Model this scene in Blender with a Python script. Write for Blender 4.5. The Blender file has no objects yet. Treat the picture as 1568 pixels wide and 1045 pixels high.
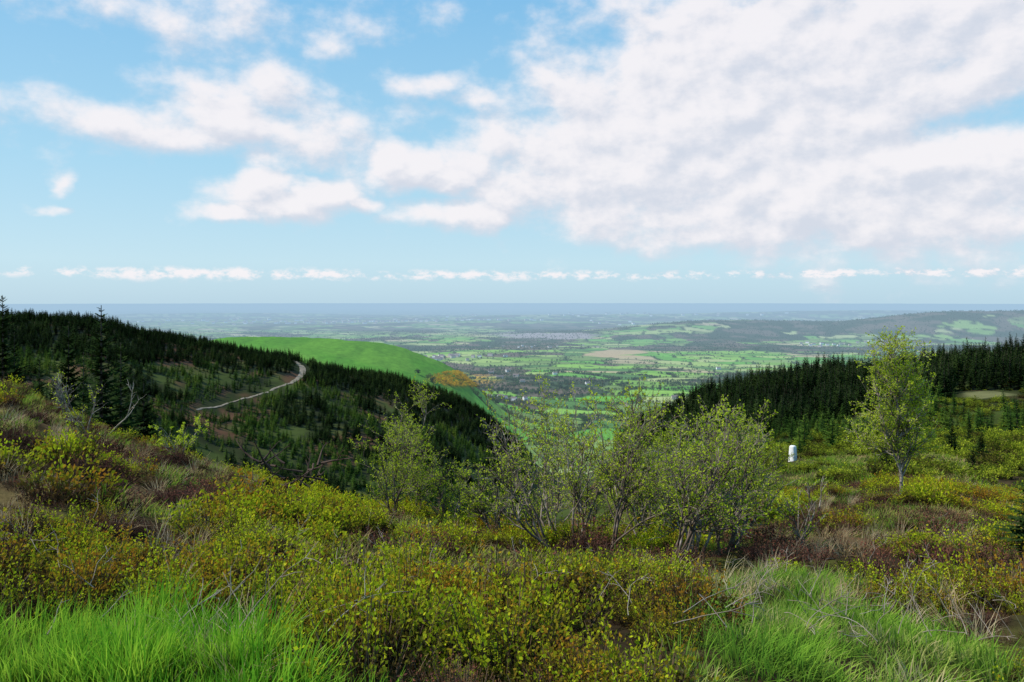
import bpy, math, numpy as np
rng = np.random.default_rng(11)
F = 1220.0; CU = 784.0; HV = 460.0
scene = bpy.context.scene
scene.view_settings.view_transform = 'Standard'
scene.view_settings.look = 'None'
scene.view_settings.exposure = 0

# ------------------------------------------------------------ noise
def _h(xi, yi, seed):
    h = (xi * 374761393 + yi * 668265263 + seed * 1442695041) & 0xffffffff
    h = ((h ^ (h >> 13)) * 1274126177) & 0xffffffff
    h = h ^ (h >> 16)
    return (h & 0xffffff) / float(0xffffff)
def vnoise(x, y, seed=0):
    x = np.asarray(x, float); y = np.asarray(y, float)
    xi = np.floor(x).astype(np.int64); yi = np.floor(y).astype(np.int64)
    fx = x - xi; fy = y - yi
    fx = fx*fx*(3-2*fx); fy = fy*fy*(3-2*fy)
    a = _h(xi, yi, seed); b = _h(xi+1, yi, seed); c = _h(xi, yi+1, seed); d = _h(xi+1, yi+1, seed)
    return (a*(1-fx)+b*fx)*(1-fy) + (c*(1-fx)+d*fx)*fy
def fbm(x, y, o=4, seed=0):
    s = 0; a = 0.5; t = 0
    for i in range(o):
        s = s + a*vnoise(x*2**i+17.3*i, y*2**i-9.1*i, seed+i); t += a; a *= 0.5
    return s/t
def sstep(a, b, x):
    t = np.clip((x-a)/(b-a), 0, 1); return t*t*(3-2*t)
def cells(x, y, S, seed=0):
    px = x/S; py = y/S; xi = np.floor(px).astype(np.int64); yi = np.floor(py).astype(np.int64)
    d1 = np.full(px.shape, 9.0); idv = np.zeros(px.shape)
    for i in (-1, 0, 1):
        for j in (-1, 0, 1):
            cx = xi+i; cy = yi+j
            d = np.hypot(cx+_h(cx, cy, seed)-px, cy+_h(cx, cy, seed+1)-py)
            c = d < d1; idv = np.where(c, _h(cx, cy, seed+2), idv); d1 = np.where(c, d, d1)
    return idv, 1-sstep(0.1, 0.75, d1)

# ------------------------------------------------------------ terrain profiles
far = [(1800,609),(2500,575),(3500,546),(5000,520),(10000,493),(20000,477),(40000,469),(80000,464)]
near0 = [(0.4,5800),(1,2595),(2,1530),(3,1200)]
cols = {
 -500:[(4,1000),(6,850),(10,700),(16,600),(25,560),(34,545),(50,560),(120,600),(250,600),(350,530),(450,480),(600,510),(1100,560)],
 0:[(4,1045),(6,910),(10,770),(16,668),(25,600),(33,584),(45,640),(100,740),(250,700),(350,578),(450,484),(600,520),(1100,560)],
 150:[(4,1045),(6,920),(10,796),(16,722),(25,674),(31,658),(42,715),(100,780),(250,720),(350,588),(460,491),(600,525),(1100,570)],
 330:[(4,1045),(6,935),(10,835),(16,770),(24,730),(30,720),(42,780),(120,830),(270,770),(360,643),(480,526),(640,560),(900,600),(1300,508),(1650,560)],
 480:[(4,1045),(6,945),(10,860),(16,805),(24,775),(30,772),(42,830),(130,870),(280,790),(350,690),(420,610),(500,553),(650,600),(900,605),(1300,508),(1650,570)],
 600:[(4,1045),(6,950),(10,875),(16,820),(24,792),(30,790),(42,850),(130,890),(280,810),(360,697),(440,624),(530,573),(700,640),(900,640),(1300,515),(1650,590)],
 700:[(4,1045),(6,955),(10,885),(16,838),(22,815),(28,812),(42,865),(130,900),(260,850),(360,742),(460,658),(550,602),(750,680),(950,655),(1300,554),(1600,600)],
 780:[(4,1045),(6,960),(10,892),(16,845),(20,830),(26,826),(42,870),(130,900),(260,870),(360,792),(480,706),(550,655),(750,710),(1000,690),(1350,640)],
 860:[(4,1045),(6,960),(10,895),(15,850),(20,832),(28,830),(45,875),(130,890),(260,870),(400,810),(600,750),(1000,690),(1400,648)],
 950:[(4,1045),(6,960),(10,900),(15,855),(20,835),(30,828),(60,860),(130,850),(200,790),(300,700),(360,662),(450,730),(700,735),(1000,690),(1400,648)],
 1080:[(4,1045),(6,955),(10,900),(15,855),(20,832),(30,805),(60,770),(100,740),(160,720),(240,670),(320,606),(420,660),(600,710),(1000,680),(1400,645)],
 1214:[(4,1045),(7,940),(12,870),(20,815),(35,775),(50,745),(80,706),(110,697),(150,695),(220,655),(310,577),(400,640),(700,680),(1200,655)],
 1400:[(4,1045),(8,935),(14,845),(23,778),(40,735),(60,708),(90,682),(150,655),(220,610),(295,567),(400,620),(700,660),(1200,650)],
 1568:[(4,1050),(8,945),(14,865),(23,805),(40,765),(60,730),(90,692),(150,642),(220,592),(290,548),(400,600),(700,650),(1200,640)],
 2100:[(4,1060),(8,960),(14,880),(23,810),(40,750),(60,700),(90,660),(150,610),(220,560),(290,530),(400,580),(700,640),(1200,640)],
}
UK = sorted(cols)
LD = np.linspace(math.log(0.4), math.log(80000), 900)
rows = []
for u in UK:
    k = near0 + cols[u] + far
    rows.append(np.interp(LD, np.log([a for a,b in k]), [(b-HV)/F for a,b in k]))
rows = np.array(rows)
UF = np.arange(-500, 2101, 10.0)
G = np.array([np.interp(UF, UK, rows[:, j]) for j in range(len(LD))]).T
def gblur(A, s, ax):
    r = int(3*s); k = np.exp(-np.arange(-r, r+1)**2/(2*s*s)); k /= k.sum()
    P = np.pad(A, [(r, r) if i == ax else (0, 0) for i in range(2)], mode='edge')
    out = 0
    for i, w in enumerate(k):
        out = out + w*(P[i:i+A.shape[0], :] if ax == 0 else P[:, i:i+A.shape[1]])
    return out
G = gblur(G, 2.5, 0)
Gb = gblur(G, 3.2, 1)
wnear = sstep(math.log(3), math.log(6), LD)[None, :]
G = G*(1-wnear)+Gb*wnear
TH0 = math.atan((2100-CU)/F)*0.98
def lookup(u, ld):
    fu = np.clip((u-UF[0])/10.0, 0, len(UF)-1.001); fl = np.clip((ld-LD[0])/(LD[1]-LD[0]), 0, len(LD)-1.001)
    iu = fu.astype(int); il = fl.astype(int); a = fu-iu; b = fl-il
    return (G[iu, il]*(1-b)+G[iu, il+1]*b)*(1-a) + (G[iu+1, il]*(1-b)+G[iu+1, il+1]*b)*a
def H(x, y):
    x = np.asarray(x, float); y = np.asarray(y, float)
    r = np.hypot(x, y)+1e-6; th = np.arctan2(x, y); tc = np.clip(th, -TH0, TH0)
    u = CU+F*np.tan(tc); d = r*np.cos(tc); ld = np.log(np.maximum(d, 0.4))
    s = lookup(u, ld)
    w = sstep(TH0, math.pi, np.abs(th))
    uL = np.full_like(s, CU-F*math.tan(TH0)); uR = np.full_like(s, CU+F*math.tan(TH0))
    s = s*(1-w) + 0.5*(lookup(uL, ld)+lookup(uR, ld))*w
    z = -s*d
    z = z + (fbm(x*0.9, y*0.9, 3, 5)-0.5)*0.42*sstep(2.5, 5, r)*(1-sstep(60, 120, r))
    z = z + (fbm(x*0.05, y*0.05, 4, 9)-0.5)*5*sstep(45, 140, r)*(1-sstep(1200, 2000, r))
    z = z + (fbm(x*0.0011, y*0.0011, 4, 21)-0.5)*40*sstep(1700, 3200, r)
    def hill(cx, cy, rx, ry, h):
        return h*np.exp(-((x-cx)/rx)**2-((y-cy)/ry)**2)
    z = z + hill(3750, 5600, 800, 700, 145) + hill(2850, 5500, 600, 550, 118) + hill(1350, 5800, 700, 600, 90) + hill(2100, 6000, 600, 600, 65) + hill(4800, 5400, 900, 700, 140)
    z = z + hill(-300, 9000, 1400, 900, 40) + hill(900, 12000, 2500, 1500, 60) + hill(6000, 13000, 3000, 1500, 130) + hill(-5000, 14000, 3000, 1500, 60)
    return z
def uv(x, y, z=None):
    if z is None: z = H(x, y)
    yy = np.maximum(y, 0.01)
    return CU+F*x/yy, HV-F*z/yy
def cast(u, v, dmin=2.5, dmax=3000):
    d = np.exp(np.linspace(math.log(dmin), math.log(dmax), 6000))
    x = (u-CU)/F*d; z = -(v-HV)/F*d
    hit = np.nonzero(H(x, d) >= z)[0]
    i = hit[0] if len(hit) else len(d)-1
    return np.array([x[i], d[i], float(H(x[i:i+1], d[i:i+1])[0])])

# ------------------------------------------------------------ node helpers
def newmat(name):
    m = bpy.data.materials.new(name); m.use_nodes = True
    nt = m.node_tree; nt.nodes.clear(); return m, nt
def N(nt, t, **kw):
    n = nt.nodes.new(t)
    for k, v in kw.items(): setattr(n, k, v)
    return n
def math_(nt, op, a, b=None, clamp=False):
    n = N(nt, 'ShaderNodeMath', operation=op); n.use_clamp = clamp
    for i, s in enumerate((a, b)):
        if s is None: continue
        if isinstance(s, (int, float)): n.inputs[i].default_value = s
        else: nt.links.new(s, n.inputs[i])
    return n.outputs[0]
def mixc(nt, f, a, b, mode='MIX'):
    n = N(nt, 'ShaderNodeMix', data_type='RGBA', blend_type=mode)
    for idx, s in ((0, f), (6, a), (7, b)):
        if isinstance(s, (int, float)): n.inputs[idx].default_value = s
        elif isinstance(s, tuple): n.inputs[idx].default_value = (*s[:3], 1)
        else: nt.links.new(s, n.inputs[idx])
    return n.outputs[2]
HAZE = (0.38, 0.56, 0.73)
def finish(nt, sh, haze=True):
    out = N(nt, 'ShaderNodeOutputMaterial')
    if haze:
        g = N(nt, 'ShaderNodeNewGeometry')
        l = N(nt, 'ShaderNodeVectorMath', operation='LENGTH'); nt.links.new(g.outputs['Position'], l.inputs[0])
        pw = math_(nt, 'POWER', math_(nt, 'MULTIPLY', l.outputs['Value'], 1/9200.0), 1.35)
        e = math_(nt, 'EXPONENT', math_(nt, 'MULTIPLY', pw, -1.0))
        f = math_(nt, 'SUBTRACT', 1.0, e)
        em = N(nt, 'ShaderNodeEmission'); em.inputs[0].default_value = (*HAZE, 1); em.inputs[1].default_value = 1.0  # aerial haze painted onto surfaces as a glow that grows with distance
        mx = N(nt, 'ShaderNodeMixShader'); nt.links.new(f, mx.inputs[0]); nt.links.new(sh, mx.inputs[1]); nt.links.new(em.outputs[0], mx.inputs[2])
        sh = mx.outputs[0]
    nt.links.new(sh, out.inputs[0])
def noise_fac(nt, scale, detail=3, rough=0.55):
    g = N(nt, 'ShaderNodeNewGeometry'); n = N(nt, 'ShaderNodeTexNoise')
    n.inputs['Scale'].default_value = scale; n.inputs['Detail'].default_value = detail; n.inputs['Roughness'].default_value = rough
    nt.links.new(g.outputs['Position'], n.inputs['Vector']); return n.outputs[0]
def ramp(nt, f, stops):
    r = N(nt, 'ShaderNodeValToRGB'); e = r.color_ramp.elements
    while len(e) < len(stops): e.new(0.5)
    for el, (p, c) in zip(e, stops): el.position = p; el.color = (*c, 1)
    nt.links.new(f, r.inputs[0]); return r.outputs[0]
def leafmat(name, stops, scale=0.7, transl=0.35, haze=False, rnd=0.5, woody_shade=None):
    m, nt = newmat(name)
    m.cycles.emission_sampling = 'NONE'
    oi = N(nt, 'ShaderNodeObjectInfo')
    n = noise_fac(nt, scale, 2)
    nn = math_(nt, 'MULTIPLY', math_(nt, 'SUBTRACT', n, 0.5), 2.2)
    rr = math_(nt, 'MULTIPLY', math_(nt, 'SUBTRACT', oi.outputs['Random'], 0.5), rnd)
    n2 = noise_fac(nt, 14, 0) if not haze else noise_fac(nt, 0.6, 0)
    n2 = math_(nt, 'MULTIPLY', math_(nt, 'SUBTRACT', n2, 0.5), 0.9)
    f = math_(nt, 'ADD', math_(nt, 'ADD', math_(nt, 'ADD', nn, rr), n2), 0.5, True)
    c = ramp(nt, f, stops)
    if woody_shade:   # inner shade painted low in each plant with older brown growth, fresh shoots above
        tc = N(nt, 'ShaderNodeTexCoord'); s = N(nt, 'ShaderNodeSeparateXYZ'); nt.links.new(tc.outputs['Object'], s.inputs[0])
        q = N(nt, 'ShaderNodeMapRange', interpolation_type='SMOOTHSTEP'); nt.links.new(s.outputs[2], q.inputs[0])
        q.inputs[1].default_value = woody_shade[1]; q.inputs[2].default_value = woody_shade[2]
        c = mixc(nt, q.outputs[0], woody_shade[0], c)
    d = N(nt, 'ShaderNodeBsdfDiffuse'); nt.links.new(c, d.inputs[0]); sh = d.outputs[0]
    if transl > 0:
        t = N(nt, 'ShaderNodeBsdfTranslucent'); nt.links.new(c, t.inputs[0])
        mx = N(nt, 'ShaderNodeMixShader'); mx.inputs[0].default_value = transl
        nt.links.new(sh, mx.inputs[1]); nt.links.new(t.outputs[0], mx.inputs[2]); sh = mx.outputs[0]
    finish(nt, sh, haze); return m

# ------------------------------------------------------------ mesh helpers
def mesh_np(name, V, Fc, mats, midx=None, smooth=False):
    if not isinstance(Fc, list): Fc = [Fc]
    me = bpy.data.meshes.new(name)
    V = np.asarray(V, np.float32)
    loops = np.concatenate([f.ravel() for f in Fc]).astype(np.int32)
    tot = np.concatenate([np.full(len(f), f.shape[1]) for f in Fc]).astype(np.int32)
    start = np.concatenate([[0], np.cumsum(tot)[:-1]]).astype(np.int32)
    me.vertices.add(len(V)); me.vertices.foreach_set('co', V.ravel())
    me.loops.add(len(loops)); me.loops.foreach_set('vertex_index', loops)
    me.polygons.add(len(tot)); me.polygons.foreach_set('loop_start', start); me.polygons.foreach_set('loop_total', tot)
    for m in mats: me.materials.append(m)
    if midx is not None: me.polygons.foreach_set('material_index', np.asarray(midx, np.int32))
    if smooth: me.polygons.foreach_set('use_smooth', np.ones(len(tot), bool))
    me.update(calc_edges=True)
    return bpy.data.objects.new(name, me)
def link(o): scene.collection.objects.link(o); return o

def scatter(name, srcs, P, rot, scl, idx):
    col = bpy.data.collections.new(name+'_parts')
    for i, s in enumerate(srcs):
        s.name = '%s_part_%02d' % (name, i); col.objects.link(s)
    me = bpy.data.meshes.new(name); n = len(P)
    me.vertices.add(n); me.vertices.foreach_set('co', np.asarray(P, np.float32).ravel())
    a = me.attributes.new('rot', 'FLOAT_VECTOR', 'POINT'); a.data.foreach_set('vector', np.asarray(rot, np.float32).ravel())
    a = me.attributes.new('scl', 'FLOAT_VECTOR', 'POINT'); a.data.foreach_set('vector', np.asarray(scl, np.float32).ravel())
    a = me.attributes.new('pick', 'INT', 'POINT'); a.data.foreach_set('value', np.asarray(idx, np.int32))
    o = link(bpy.data.objects.new(name, me))
    ng = bpy.data.node_groups.new(name+'_nodes', 'GeometryNodeTree')
    ng.interface.new_socket('Geometry', in_out='INPUT', socket_type='NodeSocketGeometry')
    ng.interface.new_socket('Geometry', in_out='OUTPUT', socket_type='NodeSocketGeometry')
    gi = ng.nodes.new('NodeGroupInput'); go = ng.nodes.new('NodeGroupOutput')
    ci = ng.nodes.new('GeometryNodeCollectionInfo'); ci.inputs['Collection'].default_value = col
    ci.inputs['Separate Children'].default_value = True; ci.inputs['Reset Children'].default_value = True
    ip = ng.nodes.new('GeometryNodeInstanceOnPoints'); ip.inputs['Pick Instance'].default_value = True
    def att(nm, dt):
        q = ng.nodes.new('GeometryNodeInputNamedAttribute'); q.data_type = dt; q.inputs['Name'].default_value = nm
        return [s for s in q.outputs if s.enabled][0]
    ng.links.new(gi.outputs[0], ip.inputs['Points']); ng.links.new(ci.outputs[0], ip.inputs['Instance'])
    ng.links.new(att('pick', 'INT'), ip.inputs['Instance Index'])
    ng.links.new(att('rot', 'FLOAT_VECTOR'), ip.inputs['Rotation'])
    ng.links.new(att('scl', 'FLOAT_VECTOR'), ip.inputs['Scale'])
    ng.links.new(ip.outputs[0], go.inputs[0])
    md = o.modifiers.new('instances', 'NODES'); md.node_group = ng
    return o
def scat_xy(name, srcs, x, y, smin, smax, sink=0.03, tilt=0.12, zs=(0.85, 1.2), sarr=None):
    n = len(x); z = H(x, y)
    s = rng.uniform(smin, smax, n) if sarr is None else sarr
    P = np.stack([x, y, z-sink*s], 1)
    rot = np.stack([rng.normal(0, tilt, n), rng.normal(0, tilt, n), rng.uniform(0, 6.283, n)], 1)
    sc = np.stack([s, s, s*rng.uniform(zs[0], zs[1], n)], 1)
    return scatter(name, srcs, P, rot, sc, rng.integers(0, len(srcs), n))
def unit(v): return v/np.maximum(np.linalg.norm(v, axis=-1, keepdims=True), 1e-9)
def rand_dir(n):
    return unit(rng.normal(size=(n, 3)))

def leaves(C, D, L, W):
    n = len(C); S = unit(np.cross(D, rand_dir(n)))
    L = np.broadcast_to(L, n)[:, None]; W = np.broadcast_to(W, n)[:, None]
    V = np.stack([C, C+D*L*0.5+S*W*0.5, C+D*L, C+D*L*0.5-S*W*0.5], 1).reshape(-1, 3)
    return V, np.arange(n*4).reshape(n, 4)
def sprig_clump(name, ns, R, h, ll, lw, per, mats, spread=0.8):
    a = rng.uniform(0, 6.283, ns); q = np.sqrt(rng.uniform(0, 1, ns))
    base = np.stack([np.cos(a)*q*R*0.75, np.sin(a)*q*R*0.75, np.zeros(ns)-0.03], 1)
    d = unit(np.stack([np.cos(a)*q*spread, np.sin(a)*q*spread, np.ones(ns)], 1)+rng.normal(0, 0.16, (ns, 3)))
    Ls = h*(1.05-0.55*q**2)*rng.uniform(0.6, 1.2, ns)
    t = rng.uniform(0.3, 1.0, (ns, per)); t[:, 0] = 1.0
    C = base[:, None]+d[:, None]*(Ls[:, None]*t)[..., None]+rng.normal(0, ll*0.45, (ns, per, 3))
    D = unit(d[:, None]*0.7+rng.normal(0, 0.6, (ns, per, 3)))
    C = C.reshape(-1, 3); D = D.reshape(-1, 3); n = len(C)
    V, Q = leaves(C, D, ll*rng.uniform(0.7, 1.4, n), lw*rng.uniform(0.7, 1.3, n))
    S = unit(np.cross(d, rand_dir(ns)))*0.003
    tip = base+d*Ls[:, None]
    V2 = np.stack([base-S, base+S, tip+S*0.4, tip-S*0.4], 1).reshape(-1, 3)
    Q2 = np.arange(ns*4).reshape(ns, 4)+len(V)
    return mesh_np(name, np.vstack([V, V2]), np.vstack([Q, Q2]), mats, [0]*len(Q)+[1]*ns)
def grass_tuft(name, nb, R, h, w, bend, mats):
    a = rng.uniform(0, 6.283, nb); q = np.sqrt(rng.uniform(0, 1, nb))*R
    b = np.stack([np.cos(a)*q, np.sin(a)*q, np.zeros(nb)-0.02], 1)
    a2 = a+rng.normal(0, 0.8, nb); o = np.stack([np.cos(a2), np.sin(a2), 0*a], 1)
    L = h*rng.uniform(0.5, 1.15, nb)[:, None]; bd = bend*rng.uniform(0.2, 1.3, nb)[:, None]
    S = np.stack([-np.sin(a2+0.5), np.cos(a2+0.5), 0*a], 1)*w
    up = np.array([0, 0, 1.0])
    rowsv = []
    for t, ww in ((0, 1), (0.35, 0.9), (0.7, 0.6), (1.0, 0.06)):
        c = b+up*L*(t-0.35*bd*t*t)+o*L*bd*t*t
        rowsv += [c-S*ww, c+S*ww]
    V = np.stack(rowsv, 1).reshape(-1, 3)
    q0 = np.array([[0, 1, 3, 2], [2, 3, 5, 4], [4, 5, 7, 6]])
    Q = (q0[None]+(np.arange(nb)*8)[:, None, None]).reshape(-1, 4)
    return mesh_np(name, V, Q, mats)
def conifer(name, mats, lev=24, nb=8, R=0.24, dens=6):
    V = []; T = []; mi = []; k = 0
    ring = 6
    tz = [0, 0.5, 1.0]; tr = [0.016, 0.009, 0.002]
    for z, r in zip(tz, tr):
        for i in range(ring): V.append((math.cos(i*6.283/ring)*r, math.sin(i*6.283/ring)*r, z-0.02))
    for s in range(2):
        for i in range(ring):
            j = (i+1) % ring; a = s*ring
            T += [(a+i, a+j, a+ring+j), (a+i, a+ring+j, a+ring+i)]; mi += [1, 1]
    k = len(V)
    for l in range(lev):
        t = 0.05+0.94*(l/lev)**0.95
        rad = R*(1-t)**0.85*rng.uniform(0.8, 1.15)+0.012
        for b in range(nb if t < 0.8 else nb-3):
            az = rng.uniform(0, 6.283); rr = rad*rng.uniform(0.65, 1.2)
            dx, dy = math.cos(az), math.sin(az); droop = rng.uniform(-0.1, 0.35)*(1-t)+(-0.5*t)
            z0 = t+rng.uniform(-0.012, 0.012)
            for j in range(dens):
                f0 = j/dens; f1 = (j+1.3)/dens
                w = rr*0.30*(1-f0)*rng.uniform(0.6, 1.3)+0.006
                p0 = np.array((dx*rr*f0, dy*rr*f0, z0-droop*rr*f0))
                tip = np.array((dx*rr*f1, dy*rr*f1, z0-droop*rr*f1))
                for sgn in (-1, 1):
                    e = tip*0.6+p0*0.4+np.array((-dy*sgn*w, dx*sgn*w, -w*rng.uniform(0.1, 0.6)))
                    V += [tuple(p0), tuple(tip), tuple(e)]; T.append((k, k+1, k+2)); mi.append(0); k += 3
    return mesh_np(name, np.array(V), np.array(T), mats, mi)
def broadleaf(name, mats, n=320, wide=0.42, lobes=6):
    lc = np.stack([rng.normal(0, wide*0.42, lobes), rng.normal(0, wide*0.42, lobes), rng.uniform(0.4, 0.78, lobes)], 1)
    lr = rng.uniform(0.16, 0.27, lobes)
    i = rng.integers(0, lobes, n); dd = rand_dir(n)
    C = lc[i]+dd*(lr[i]*rng.uniform(0.75, 1.05, n))[:, None]
    V, Q = leaves(C, rand_dir(n), rng.uniform(0.07, 0.13, n), rng.uniform(0.06, 0.11, n))
    tv = []
    for z, r in ((-0.03, 0.03), (0.5, 0.015)):
        for a in range(4): tv.append((math.cos(a*1.571)*r, math.sin(a*1.571)*r, z))
    o = len(V); TQ = np.array([(o+a, o+(a+1) % 4, o+4+(a+1) % 4, o+4+a) for a in range(4)])
    return mesh_np(name, np.vstack([V, tv]), np.vstack([Q, TQ]), mats, [0]*len(Q)+[1]*4)

class Tree:
    def __init__(s): s.seg = []; s.leafp = []; s.leafd = []
    def grow(s, p, d, L, r, lvl, maxl, P):
        step = P['step'][lvl]; n = max(2, int(L/step)); step = L/n
        for i in range(n):
            t = (i+1)/n
            d = unit(d+rng.normal(0, P['wig'][lvl], 3)+np.array((0, 0, P['up'][lvl])))
            q = p+d*step; r1 = r*(1-0.8*t) + P['rmin']
            r0 = r*(1-0.8*(t-1/n)) + P['rmin']
            s.seg.append((p, q, r0, r1, lvl))
            if lvl < maxl and t > P['bare'][lvl]:
                for c in range(rng.poisson(P['kids'][lvl])):
                    sd = unit(np.cross(d, rand_dir(1)[0]))
                    cd = unit(d*P['fwd']+sd*1.0+np.array((0, 0, 0.15)))
                    s.grow(q, cd, L*P['clen'][lvl]*rng.uniform(0.6, 1.2)*(1.15-0.6*t), max(r1*0.62, 0.0015), lvl+1, maxl, P)
            if lvl >= maxl-1 and rng.random() < P['leaf']:
                for c in range(P['nl']):
                    s.leafp.append(p+(q-p)*rng.random()+rng.normal(0, 0.016, 3)); s.leafd.append(unit(d+rng.normal(0, 0.8, 3)))
            p = q
    def build(s, name, mats, ll=0.035, lw=0.026):
        A = np.array([q[0] for q in s.seg]); B = np.array([q[1] for q in s.seg])
        r0 = np.array([q[2] for q in s.seg]); r1 = np.array([q[3] for q in s.seg])
        D = unit(B-A); X = unit(np.cross(D, np.array([0.31, 0.87, 0.11]))); Y = np.cross(D, X)
        n = len(A); k = 5; V = np.zeros((n, 2*k, 3))
        for i in range(k):
            c, sn = math.cos(i*6.2832/k), math.sin(i*6.2832/k)
            V[:, i] = A+(X*c+Y*sn)*r0[:, None]; V[:, k+i] = B+D*r1[:, None]*0.3+(X*c+Y*sn)*r1[:, None]
        q = np.array([(i, (i+1) % k, k+(i+1) % k, k+i) for i in range(k)])
        Q = (q[None]+(np.arange(n)*2*k)[:, None, None]).reshape(-1, 4)
        V = V.reshape(-1, 3); mi = [0]*len(Q)
        if s.leafp:
            LP = np.array(s.leafp); m = len(LP)
            V2, Q2 = leaves(LP, np.array(s.leafd), ll*rng.uniform(0.6, 1.3, m), lw*rng.uniform(0.6, 1.3, m))
            Q = np.vstack([Q, Q2+len(V)]); V = np.vstack([V, V2]); mi += [1]*m
        return mesh_np(name, V, Q, mats, mi)

# ------------------------------------------------------------ terrain mesh
ths = np.concatenate([np.linspace(-math.radians(42), math.radians(42), 800), np.linspace(math.radians(42), math.radians(318), 72)[1:-1]])
rs = np.concatenate([np.geomspace(0.4, 100, 230)[:-1], np.geomspace(100, 1000, 160)[:-1], np.geomspace(1000, 11000, 330)[:-1], np.geomspace(11000, 75000, 90)])
TT, RR = np.meshgrid(ths, rs)
X = np.sin(TT)*RR; Y = np.cos(TT)*RR; Z = H(X, Y)
nt_, nr_ = len(ths), len(rs)
V = np.stack([X, Y, Z], -1).reshape(-1, 3)
I = np.arange(nr_*nt_).reshape(nr_, nt_)
J = np.roll(I, -1, 1)
Q = np.stack([I[:-1], J[:-1], J[1:], I[1:]], -1).reshape(-1, 4)[:, ::-1]
V = np.vstack([V, [[0, 0, -1.75]]]); cen = len(V)-1
Tc = np.stack([I[0], np.full(nt_, cen), J[0]], 1)

def fields(x, y, S=(190.0, 130.0), rot=0.35, seed=3):
    wx = x+(fbm(x/500, y/500, 2, 31)-0.5)*220; wy = y+(fbm(x/500, y/500, 2, 37)-0.5)*220
    c, s_ = math.cos(rot), math.sin(rot)
    px = (wx*c-wy*s_)/S[0]; py = (wx*s_+wy*c)/S[1]
    xi = np.floor(px).astype(np.int64); yi = np.floor(py).astype(np.int64)
    d1 = np.full(px.shape, 9.0); d2 = d1.copy(); idv = np.zeros(px.shape)
    for i in (-1, 0, 1):
        for j in (-1, 0, 1):
            cx = xi+i; cy = yi+j
            dx = np.abs(cx+0.1+0.8*_h(cx, cy, seed)-px); dy = np.abs(cy+0.1+0.8*_h(cx, cy, seed+1)-py)
            dd = (dx**2.6+dy**2.6)**(1/2.6); hid = _h(cx, cy, seed+2)
            closer = dd < d1
            d2 = np.where(closer, d1, np.minimum(d2, dd)); idv = np.where(closer, hid, idv); d1 = np.where(closer, dd, d1)
    return idv, (d2-d1)*min(S)
def woods(x, y):
    r = np.hypot(x, y)
    return fbm(x/420+3, y/420, 4, 51)+0.045*sstep(2300, 4000, r)-0.05*(1-sstep(1700, 2300, r)) + 0.16*np.exp(-((x-3400)/1500)**2-((y-5400)/900)**2)+0.09*np.exp(-((x-1350)/800)**2-((y-5600)/600)**2)
def lerp(a, b, w): return a*(1-w[..., None])+np.array(b)*w[..., None]
def ell(u, v, cu, cv, ru, rv, soft=0.3, p=2):
    q = (np.abs((u-cu)/ru)**p+np.abs((v-cv)/rv)**p)**(1/p); return 1-sstep(1-soft, 1+soft, q)
def greenhill(u, d):
    e = 722+(fbm(d/60, d*0+3, 3, 12)-0.5)*30
    return sstep(300, 340, u)*(1-sstep(e-8, e+8, u))*sstep(760, 820, d)*(1-sstep(1500, 1650, d))
path_uv = [(448,553),(458,558),(464,565),(463,574),(452,584),(432,592),(405,602),(385,609),(350,617),(325,625),(298,629)]
P_ = np.array([cast(u, v, 260, 700) for u, v in path_uv])
t = np.linspace(0, len(P_)-1, 120)
PX = np.interp(t, range(len(P_)), P_[:, 0]); PY = np.interp(t, range(len(P_)), P_[:, 1])
k = np.ones(9)/9
PX = np.convolve(np.pad(PX, 4, mode='edge'), k, 'valid'); PY = np.convolve(np.pad(PY, 4, mode='edge'), k, 'valid')
def pathdist(x, y):
    dd = np.full(np.shape(x), 1e9)
    for a, b in zip(PX, PY): dd = np.minimum(dd, np.hypot(x-a, y-b))
    return dd
x = X; y = Y; U, VV = uv(X, Y, Z); U = np.where(Y > 0.3*RR, U, -400)
r = RR; n1 = fbm(x*0.5, y*0.5, 4, 61); n3 = fbm(x*0.04, y*0.04, 5, 71)
col = np.zeros(X.shape+(3,))+np.array((0.034, 0.025, 0.014))
col = lerp(col, (0.07, 0.07, 0.018), sstep(0.5, 0.62, n1))
col = lerp(col, (0.15, 0.10, 0.05), sstep(0.55, 0.65, fbm(x*0.3+9, y*0.3, 4, 65))*0.6)
mid = sstep(45, 110, r)
cm = lerp(np.zeros(X.shape+(3,))+np.array((0.024, 0.030, 0.010)), (0.095, 0.05, 0.028), sstep(0.49, 0.58, n3)*(1-0.7*sstep(850, 950, U)))
cm = lerp(cm, (0.05, 0.07, 0.016), sstep(0.50, 0.62, fbm(x*0.05+5, y*0.05, 4, 75))*0.8)
col = col*(1-mid[..., None])+cm*mid[..., None]
wob = (fbm(x*0.08, y*0.08, 3, 78)-0.5)
col = lerp(col, (0.14, 0.14, 0.06), ell(U+wob*60, VV+wob*16, 1515, 607, 44, 4, 0.4, 3)*sstep(100, 140, r)*(1-sstep(400, 420, r)))
fid, fe = fields(x, y)
pal = np.array([(0.15, 0.31, 0.045), (0.11, 0.28, 0.04), (0.20, 0.36, 0.06), (0.14, 0.21, 0.06), (0.27, 0.37, 0.10), (0.08, 0.17, 0.045), (0.16, 0.29, 0.05), (0.19, 0.28, 0.08), (0.12, 0.32, 0.04), (0.32, 0.37, 0.14)])
fc = pal[(fid*9.999).astype(int)]
tan_f = (fid > 0.60) & (fid < 0.68) & (r > 2600)
fc = lerp(fc, (0.36, 0.30, 0.17), tan_f.astype(float))
fc = fc*(0.88+0.24*fbm(x/60, y/60, 3, 91))[..., None]
hedge = (1-sstep(4, 9+0.002*r, fe))
fc = lerp(fc, (0.032, 0.056, 0.02), hedge*0.9)
wd = woods(x, y)
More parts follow.
